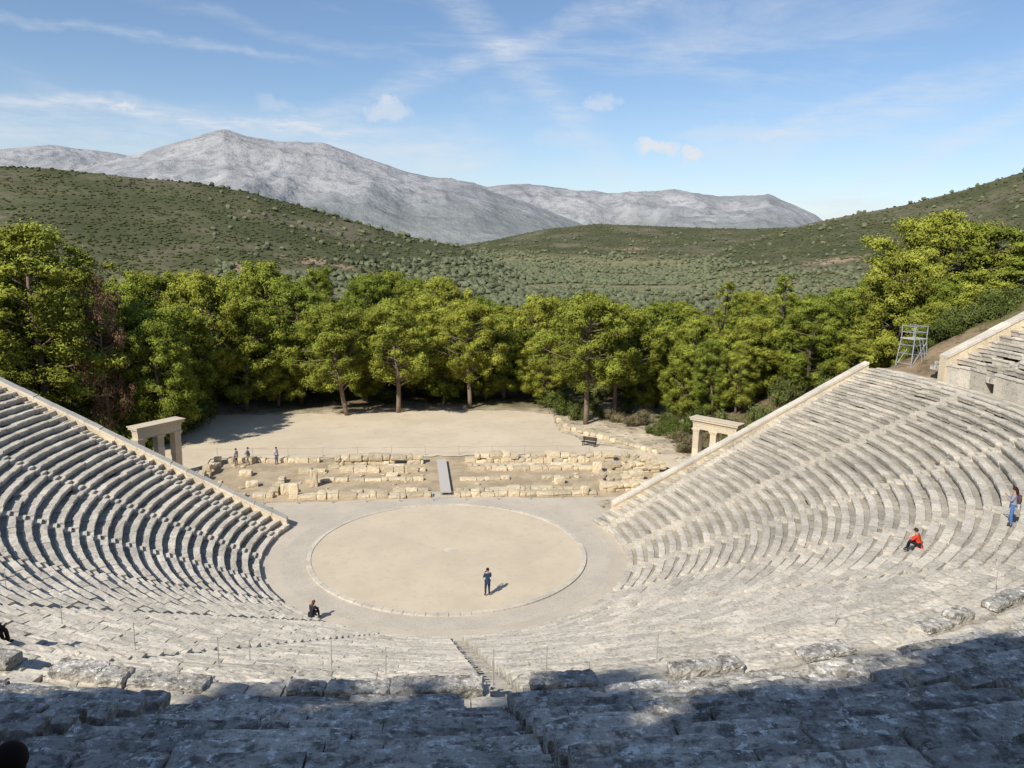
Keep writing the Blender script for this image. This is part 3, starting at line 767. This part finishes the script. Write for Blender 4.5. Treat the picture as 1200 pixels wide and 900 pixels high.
# ------------------------------------------------------------------ people
HAIR = {}
def pm(c): 
    k = tuple(c)
    if k not in HAIR: HAIR[k] = plain("cloth_%d" % len(HAIR), c, .85, var=.08)
    return HAIR[k]
STAND = dict(pelvis=(0,0,.95), spine=(0,.0,1.14), chest=(0,0,1.34), neck=(0,0,1.49), hb=(0,.01,1.56), hm=(0,.02,1.65), ht=(0,.01,1.73),
  shL=(-.17,0,1.41), elL=(-.23,-.02,1.14), wrL=(-.22,.06,.90), haL=(-.21,.09,.83), shR=(.17,0,1.41), elR=(.23,-.02,1.14), wrR=(.22,.06,.90), haR=(.21,.09,.83),
  hiL=(-.09,0,.90), knL=(-.11,.02,.49), anL=(-.12,-.02,.08), toL=(-.14,.14,.035), hiR=(.09,0,.90), knR=(.11,.02,.49), anR=(.12,-.02,.08), toR=(.14,.14,.035))
PHOTO = dict(STAND, elL=(-.22,.06,1.16), wrL=(-.10,.27,1.30), haL=(-.07,.31,1.36), elR=(.22,.06,1.16), wrR=(.10,.27,1.30), haR=(.07,.31,1.36))
WALK = dict(STAND, elL=(-.24,-.1,1.16), wrL=(-.2,-.12,.93), haL=(-.19,-.1,.86), elR=(.24,.08,1.15), wrR=(.2,.25,1.05), haR=(.17,.3,1.1), knL=(-.1,.16,.5), anL=(-.11,.14,.08), toL=(-.12,.3,.035), anR=(.11,-.16,.08), toR=(.12,0,.035))
SIT = dict(pelvis=(0,0,.12), spine=(0,.05,.30), chest=(0,.12,.49), neck=(0,.16,.63), hb=(0,.19,.69), hm=(0,.22,.77), ht=(0,.21,.85),
  shL=(-.17,.13,.56), elL=(-.25,.27,.35), wrL=(-.14,.43,.33), haL=(-.09,.48,.33), shR=(.17,.13,.56), elR=(.25,.27,.35), wrR=(.14,.43,.33), haR=(.09,.48,.33),
  hiL=(-.1,.02,.12), knL=(-.15,.42,.24), anL=(-.12,.50,-.20), toL=(-.13,.65,-.25), hiR=(.1,.02,.12), knR=(.15,.42,.24), anR=(.12,.50,-.20), toR=(.13,.65,-.25))
RAD = dict(pelvis=.125, spine=.105, chest=.125, neck=.052, hb=.062, hm=.088, ht=.062, sh=.06, el=.04, wr=.026, ha=.03, hi=.085, kn=.055, an=.038, to=.034)
def rad_of(k): return RAD.get(k, RAD.get(k[:2], .05))
EB = [('pelvis','spine'),('spine','chest'),('chest','neck'),('neck','hb'),('hb','hm'),('hm','ht')]+sum([[('chest','sh'+s),('sh'+s,'el'+s),('el'+s,'wr'+s),('wr'+s,'ha'+s),('pelvis','hi'+s),('hi'+s,'kn'+s),('kn'+s,'an'+s),('an'+s,'to'+s)] for s in 'LR'], [])
def skinobj(name, J, E, radf, mat, parent, extra=()):
    names = []; 
    for a, b in E:
        for k in (a, b):
            if k not in names: names.append(k)
    V = [J[k] for k in names]; Ed = [(names.index(a), names.index(b)) for a, b in E]; rr = [radf(k) for k in names]; roots = [0]
    if name == 'shoes': roots = [0, 2]
    for ch, r in extra:
        b = len(V); roots.append(b); V += [tuple(p) for p in ch]; Ed += [(b+i, b+i+1) for i in range(len(ch)-1)]; rr += list(r)
    me = bpy.data.meshes.new(name); me.from_pydata(V, Ed, []); me.materials.append(mat)
    o = obj(name, me, parent); o.modifiers.new("skin", 'SKIN'); 
    sv = me.skin_vertices[0].data
    for i, r in enumerate(rr): sv[i].radius = (r, r); sv[i].use_root = i in roots
    s = o.modifiers.new("sub", 'SUBSURF'); s.levels = 2; s.render_levels = 2
    return o
def person(pose, loc, face, top, bottom, hair, label, shoe=(.05, .05, .05), h=1.75, longhair=False, sleeves='long', phone=False, bag=None):
    e = obj("person", None, label=label, category="person", loc=loc); e.rotation_euler = (0, 0, face); e.scale = (h/1.75,)*3
    J = dict(pose)
    extra = []
    for s in 'LR':
        w = Vector(J['wr'+s]); hnd = Vector(J['ha'+s]); d = (hnd-w).normalized(); side = d.cross(Vector((0, 0, 1)) if abs(d.z) < .8 else Vector((0, 1, 0))).normalized(); curl = side.cross(d)
        for k in range(4):
            b = hnd+side*(k-1.5)*.019; L = (.07, .08, .075, .058)[k]
            extra.append(([b, b+d*L*.55, b+d*L*.85+curl*L*.35], (.010, .009, .008)))
        b = w.lerp(hnd, .45)+side*.025; extra.append(([b, b+side*.03+d*.03, b+side*.035+d*.06], (.011, .010, .009)))
    hm = Vector(J['hm'])
    extra.append(([hm+Vector((0, .07, -.005)), hm+Vector((0, .105, -.02))], (.014, .012)))
    for sx in (-1, 1): extra.append(([hm+Vector((sx*.08, 0, .01)), hm+Vector((sx*.093, -.01, -.02))], (.014, .012)))
    skinobj("body", J, EB, lambda k: rad_of(k), M_skin, e, extra)
    for sx in (-1, 1):
        mb = MB(); c_ = hm+Vector((sx*.03, .082, .012)); tube(mb, [c_-Vector((0, .008, 0)), c_, c_+Vector((0, .006, 0))], [.011, .011, .004], 8); obj("eye", mb.mesh("eye", [pm((.02, .015, .01))]), e)
    mb = MB(); c_ = hm+Vector((0, .082, -.045)); tube(mb, [c_-Vector((.022, 0, 0)), c_+Vector((0, .006, 0)), c_+Vector((.022, 0, 0))], [.004, .007, .004], 6); obj("mouth", mb.mesh("mouth", [pm((.35, .1, .09))]), e)
    J2 = dict(J); J2['low'] = tuple(Vector(J['pelvis'])+Vector((0, -.01, -.06)))
    ET = [('pelvis','low'),('pelvis','spine'),('spine','chest'),('chest','nk')]; J2['nk'] = tuple(Vector(J['chest']).lerp(Vector(J['neck']), .6))
    for s in 'LR':
        J2['ss'+s] = tuple(Vector(J['el'+s]).lerp(Vector(J['wr'+s]), .85)) if sleeves == 'long' else tuple(Vector(J['sh'+s]).lerp(Vector(J['el'+s]), .7))
        ET += ([('chest','sh'+s),('sh'+s,'el'+s),('el'+s,'ss'+s)] if sleeves == 'long' else [('chest','sh'+s),('sh'+s,'ss'+s)])
    def rs(k):
        if k == 'low': return .135
        if k == 'nk': return .09
        if k[:2] == 'ss': return .043 if sleeves == 'long' else .056
        return rad_of(k)+(.022 if k[:2] in ('sh', 'el') else .028)
    skinobj("shirt", J2, ET, rs, pm(top), e)
    EP = sum([[('pelvis','hi'+s),('hi'+s,'kn'+s),('kn'+s,'an'+s)] for s in 'LR'], [])
    skinobj("trousers", J, EP, lambda k: rad_of(k)+(.016 if k != 'pelvis' else .012), pm(bottom), e)
    skinobj("shoes", J, [('anL','toL'),('anR','toR')], lambda k: rad_of(k)+.012, pm(shoe), e)
    mb = MB(); V = []; n = 14; rows_ = 8
    for i in range(rows_+1):
        th = math.pi*.62*i/rows_
        for k in range(n):
            a = 2*math.pi*k/n; fr = max(0, math.sin(a))
            t2 = th*(1-.38*fr)
            V.append(hm+Vector((.100*math.sin(t2)*math.cos(a), -.012+.112*math.sin(t2)*math.sin(a), .02+.115*math.cos(t2))))
    Fs = [(i*n+k, i*n+(k+1) % n, (i+1)*n+(k+1) % n, (i+1)*n+k) for i in range(rows_) for k in range(n)]
    mb.add(V, Fs)
    if longhair: tube(mb, [hm+Vector((0, -.07, .03)), hm+Vector((0, -.10, -.1)), hm+Vector((0, -.11, -.24))], [.07, .075, .03], 8)
    obj("hair", mb.mesh("hair", [pm(hair)], True), e)
    if phone:
        m_ = (Vector(J['haL'])+Vector(J['haR']))/2+Vector((0, .03, .04)); mb = MB(); box(mb, m_, (.15, .012, .075)); o = obj("phone", mb.mesh("phone", [pm((.02, .02, .02))]), e)
    if bag:
        mb = MB(); c_ = Vector(J['chest'])+Vector((0, -.20, -.10)); rough_block(mb, c_, (.28, .16, .38), 0, 1., 4, .05, 0); obj("backpack", mb.mesh("backpack", [pm(bag)]), e)
    return e
def toward(p, q): return math.atan2(q[1]-p[1], q[0]-p[0])-math.pi/2
q = at_z(571, 698, .07); person(PHOTO, (q.x, q.y, .075), toward(q, (-3, 20)), (.035, .06, .12), (.03, .045, .09), (.04, .025, .02), "person in dark blue clothes standing on the orchestra holding a phone", phone=True)
q = at_z(277, 545, .01); person(STAND, (q.x, q.y, .015), 1.0, (.5, .48, .45), (.12, .12, .13), (.03, .02, .02), "person in a light top standing on the sandy yard", sleeves='short', h=1.6)
q = at_z(291, 545, .01); person(WALK, (q.x, q.y, .015), 2.0, (.08, .09, .12), (.30, .24, .18), (.05, .03, .02), "person in dark top and tan trousers on the sandy yard", h=1.7)
q = at_z(324, 544, .01); person(STAND, (q.x, q.y, .015), -2.2, (.65, .66, .7), (.10, .16, .32), (.04, .03, .02), "person in white top and blue trousers near the fence", h=1.65, sleeves='short')
# seat finder: the seat whose front edge is nearest the sight line, keeping the exact azimuth
def on_seat(px, py, up=0.):
    best = None
    for i in range(NL):
        z = zl(i)+.005; q = at_z(px, py, z+up); r = math.hypot(q.x-.3, q.y)
        e_ = abs(r-(12.3+i*DL+.22))
        if best is None or e_ < best[0]: best = (e_, Vector((q.x, q.y, z)))
    return best[1]
q = on_seat(365, 722); person(SIT, q, toward(q, (0, 2)), (.03, .03, .035), (.03, .03, .04), (.16, .06, .025), "seated person in black with long reddish hair on front seat", longhair=True, h=1.7)
q = on_seat(1077, 641); person(SIT, q, toward(q, (0, 0)), (.65, .07, .03), (.02, .022, .03), (.05, .03, .02), "seated person in bright orange red top and black trousers", h=1.6)
q = on_seat(1184, 616); person(PHOTO, q, toward(q, (-10, 10)), (.30, .30, .36), (.09, .19, .42), (.04, .02, .015), "standing person in patterned top and blue jeans among seats", longhair=True, bag=(.10, .07, .07), phone=True, h=1.68)
q = on_seat(-14, 752); person(SIT, q, toward(q, (4, 0)), (.03, .03, .03), (.05, .03, .03), (.02, .015, .01), "seated person in black clothes on a worn seat row", h=1.6)
best = None
for k in range(60):
    D = 3.0+k*.12; hp = at_D(2, 912, D); r = math.hypot(hp.x, hp.y); i = int((r-37.5)/DU)
    if i < 0 or i >= NU: continue
    e_ = abs(hp.z-.74-zu(i))
    if best is None or e_ < best[0]: best = (e_, hp, i, r)
_, hp, i, r = best
person(SIT, Vector((hp.x, hp.y-.15, zu(i))), toward(hp, (0, 0)), (.02, .02, .022), (.03, .03, .04), (.03, .02, .015), "seated person in black with short dark hair on upper seats")

# ------------------------------------------------------------------ light
SUN_AZ, SUN_EL = R(222), R(40)
to_sun = Vector((math.sin(SUN_AZ)*math.cos(SUN_EL), math.cos(SUN_AZ)*math.cos(SUN_EL), math.sin(SUN_EL)))
sun = bpy.data.lights.new("sun", 'SUN'); sun.energy = 5.0; sun.angle = R(.5); sun.color = (1, .95, .86)
so = bpy.data.objects.new("sun", sun); COL.objects.link(so); so.rotation_euler = to_sun.to_track_quat('Z', 'Y').to_euler(); so.location = (0, 0, 80)
w = bpy.data.worlds.new("World"); S.world = w; w.use_nodes = True; t = w.node_tree; bg = t.nodes['Background']
def N(ty, **k):
    nd = t.nodes.new(ty)
    for a, v in k.items(): setattr(nd, a, v)
    return nd
def math_(op, a, b=None, clamp=False):
    nd = N('ShaderNodeMath', operation=op); nd.use_clamp = clamp
    for i, v in enumerate((a, b)):
        if v is None: continue
        if isinstance(v, (int, float)): nd.inputs[i].default_value = v
        else: t.links.new(v, nd.inputs[i])
    return nd.outputs[0]
def mr(v, a, b, lo=0., hi=1.):
    nd = N('ShaderNodeMapRange'); nd.interpolation_type = 'SMOOTHSTEP'
    nd.inputs['From Min'].default_value = a; nd.inputs['From Max'].default_value = b; nd.inputs['To Min'].default_value = lo; nd.inputs['To Max'].default_value = hi
    t.links.new(v, nd.inputs['Value']); return nd.outputs['Result']
def vm(op, a, b=None):
    nd = N('ShaderNodeVectorMath', operation=op)
    for i, v in enumerate((a, b)):
        if v is None: continue
        if isinstance(v, (tuple, Vector)): nd.inputs[i].default_value = tuple(v)
        else: t.links.new(v, nd.inputs[i])
    return nd
sky = N('ShaderNodeTexSky', sky_type='NISHITA'); sky.sun_disc = False; sky.sun_elevation = SUN_EL; sky.sun_rotation = SUN_AZ; sky.altitude = 300; sky.air_density = 1.0; sky.dust_density = .5; sky.ozone_density = 2.6
tc = N('ShaderNodeTexCoord'); dirv = tc.outputs['Generated']
def wn(scale, detail=6, rough=.6, vec=None, dist=0.):
    nd = N('ShaderNodeTexNoise'); nd.inputs['Scale'].default_value = scale; nd.inputs['Detail'].default_value = detail; nd.inputs['Roughness'].default_value = rough; nd.inputs['Distortion'].default_value = dist
    t.links.new(vec or dirv, nd.inputs['Vector']); return nd
mp = N('ShaderNodeMapping'); mp.inputs['Scale'].default_value = (1.2, 1.2, 6.5); mp.inputs['Rotation'].default_value = (.0, .22, 0); t.links.new(dirv, mp.inputs['Vector'])
n1 = wn(2.3, 6, .62, mp.outputs[0], .5).outputs['Fac']
cir = mr(n1, .50, .78, 0, .42)
nd_ = wn(7, 4, .65).outputs['Color']
off = vm('SUBTRACT', nd_, (.5, .5, .5)); offs = N('ShaderNodeVectorMath', operation='SCALE'); t.links.new(off.outputs[0], offs.inputs[0]); offs.inputs['Scale'].default_value = .05
dd = vm('ADD', dirv, offs.outputs[0]).outputs[0]
wisp = mr(wn(16, 5, .7, mp.outputs[0]).outputs['Fac'], .3, .7, .25, 1)
tot = cir
for (x0, y0, x1, y1, wd, st) in [(470,-60,700,170,.032,.36),(760,0,390,135,.022,.34),(-20,15,300,62,.008,.32),(900,170,1230,75,.03,.34),(250,20,450,65,.012,.2),(-40,140,560,175,.045,.36),(880,165,1010,120,.012,.28),(200,135,340,150,.010,.55),(-20,115,120,120,.012,.45),(1050,200,1240,110,.018,.34)]:
    a = ray(x0, y0).normalized(); b = ray(x1, y1).normalized(); nrm = a.cross(b).normalized(); mid = (a+b).normalized(); ext = mid.dot(a)
    dn = vm('DOT_PRODUCT', dd, nrm).outputs['Value']; ab = math_('ABSOLUTE', dn)
    f = mr(ab, 0, wd, 1, 0)
    al = vm('DOT_PRODUCT', dirv, mid).outputs['Value']; f2 = mr(al, ext-.02, ext+.03*(1-ext)+.004, 0, 1)
    f = math_('MULTIPLY', math_('MULTIPLY', f, f2), math_('MULTIPLY', wisp, st))
    tot = math_('ADD', tot, f)
sx = N('ShaderNodeSeparateXYZ'); t.links.new(dirv, sx.inputs[0])
band = math_('MULTIPLY', mr(sx.outputs[2], .02, .20, .38, 0), mr(n1, .3, .65, .4, 1))
tot = math_('ADD', tot, band)
dd2n = wn(30, 4, .6).outputs['Color']; o2 = vm('SUBTRACT', dd2n, (.5, .5, .5)); o2s = N('ShaderNodeVectorMath', operation='SCALE'); t.links.new(o2.outputs[0], o2s.inputs[0]); o2s.inputs['Scale'].default_value = .05
dd2 = vm('ADD', dirv, o2s.outputs[0]).outputs[0]
for (x0, y0, wd, hh, st) in [(453,131,.026,.012,.5),(703,120,.024,.011,.45),(765,175,.030,.011,.95),(812,178,.018,.007,.8),(845,158,.06,.014,.22),(150,127,.012,.004,.35),(325,120,.025,.010,.25),(650,160,.035,.014,.18)]:
    c0 = ray(x0, y0).normalized(); d_ = vm('SUBTRACT', dd2, tuple(c0))
    rr = Vector((c0.y, -c0.x, 0)).normalized(); uu = rr.cross(c0).normalized()
    a = math_('DIVIDE', vm('DOT_PRODUCT', d_.outputs[0], rr).outputs['Value'], wd); b = math_('DIVIDE', vm('DOT_PRODUCT', d_.outputs[0], uu).outputs['Value'], hh)
    r2 = math_('ADD', math_('MULTIPLY', a, a), math_('MULTIPLY', b, b)); f = math_('MULTIPLY', mr(r2, 0, 1.3, 1, 0), st)
    pos = mr(vm('DOT_PRODUCT', dirv, c0).outputs['Value'], .5, .6)
    tot = math_('ADD', tot, math_('MULTIPLY', f, pos))
tot = math_('MINIMUM', tot, .93)
tint = N('ShaderNodeMix', data_type='RGBA', blend_type='MULTIPLY'); tint.inputs[0].default_value = 1.; t.links.new(sky.outputs[0], tint.inputs[6]); tint.inputs[7].default_value = (.97, 1.0, 1.05, 1)
mixn = N('ShaderNodeMix', data_type='RGBA'); t.links.new(tot, mixn.inputs[0]); t.links.new(tint.outputs[2], mixn.inputs[6]); mixn.inputs[7].default_value = (6.2, 6.5, 7.0, 1)
t.links.new(mixn.outputs[2], bg.inputs['Color']); bg.inputs['Strength'].default_value = .122
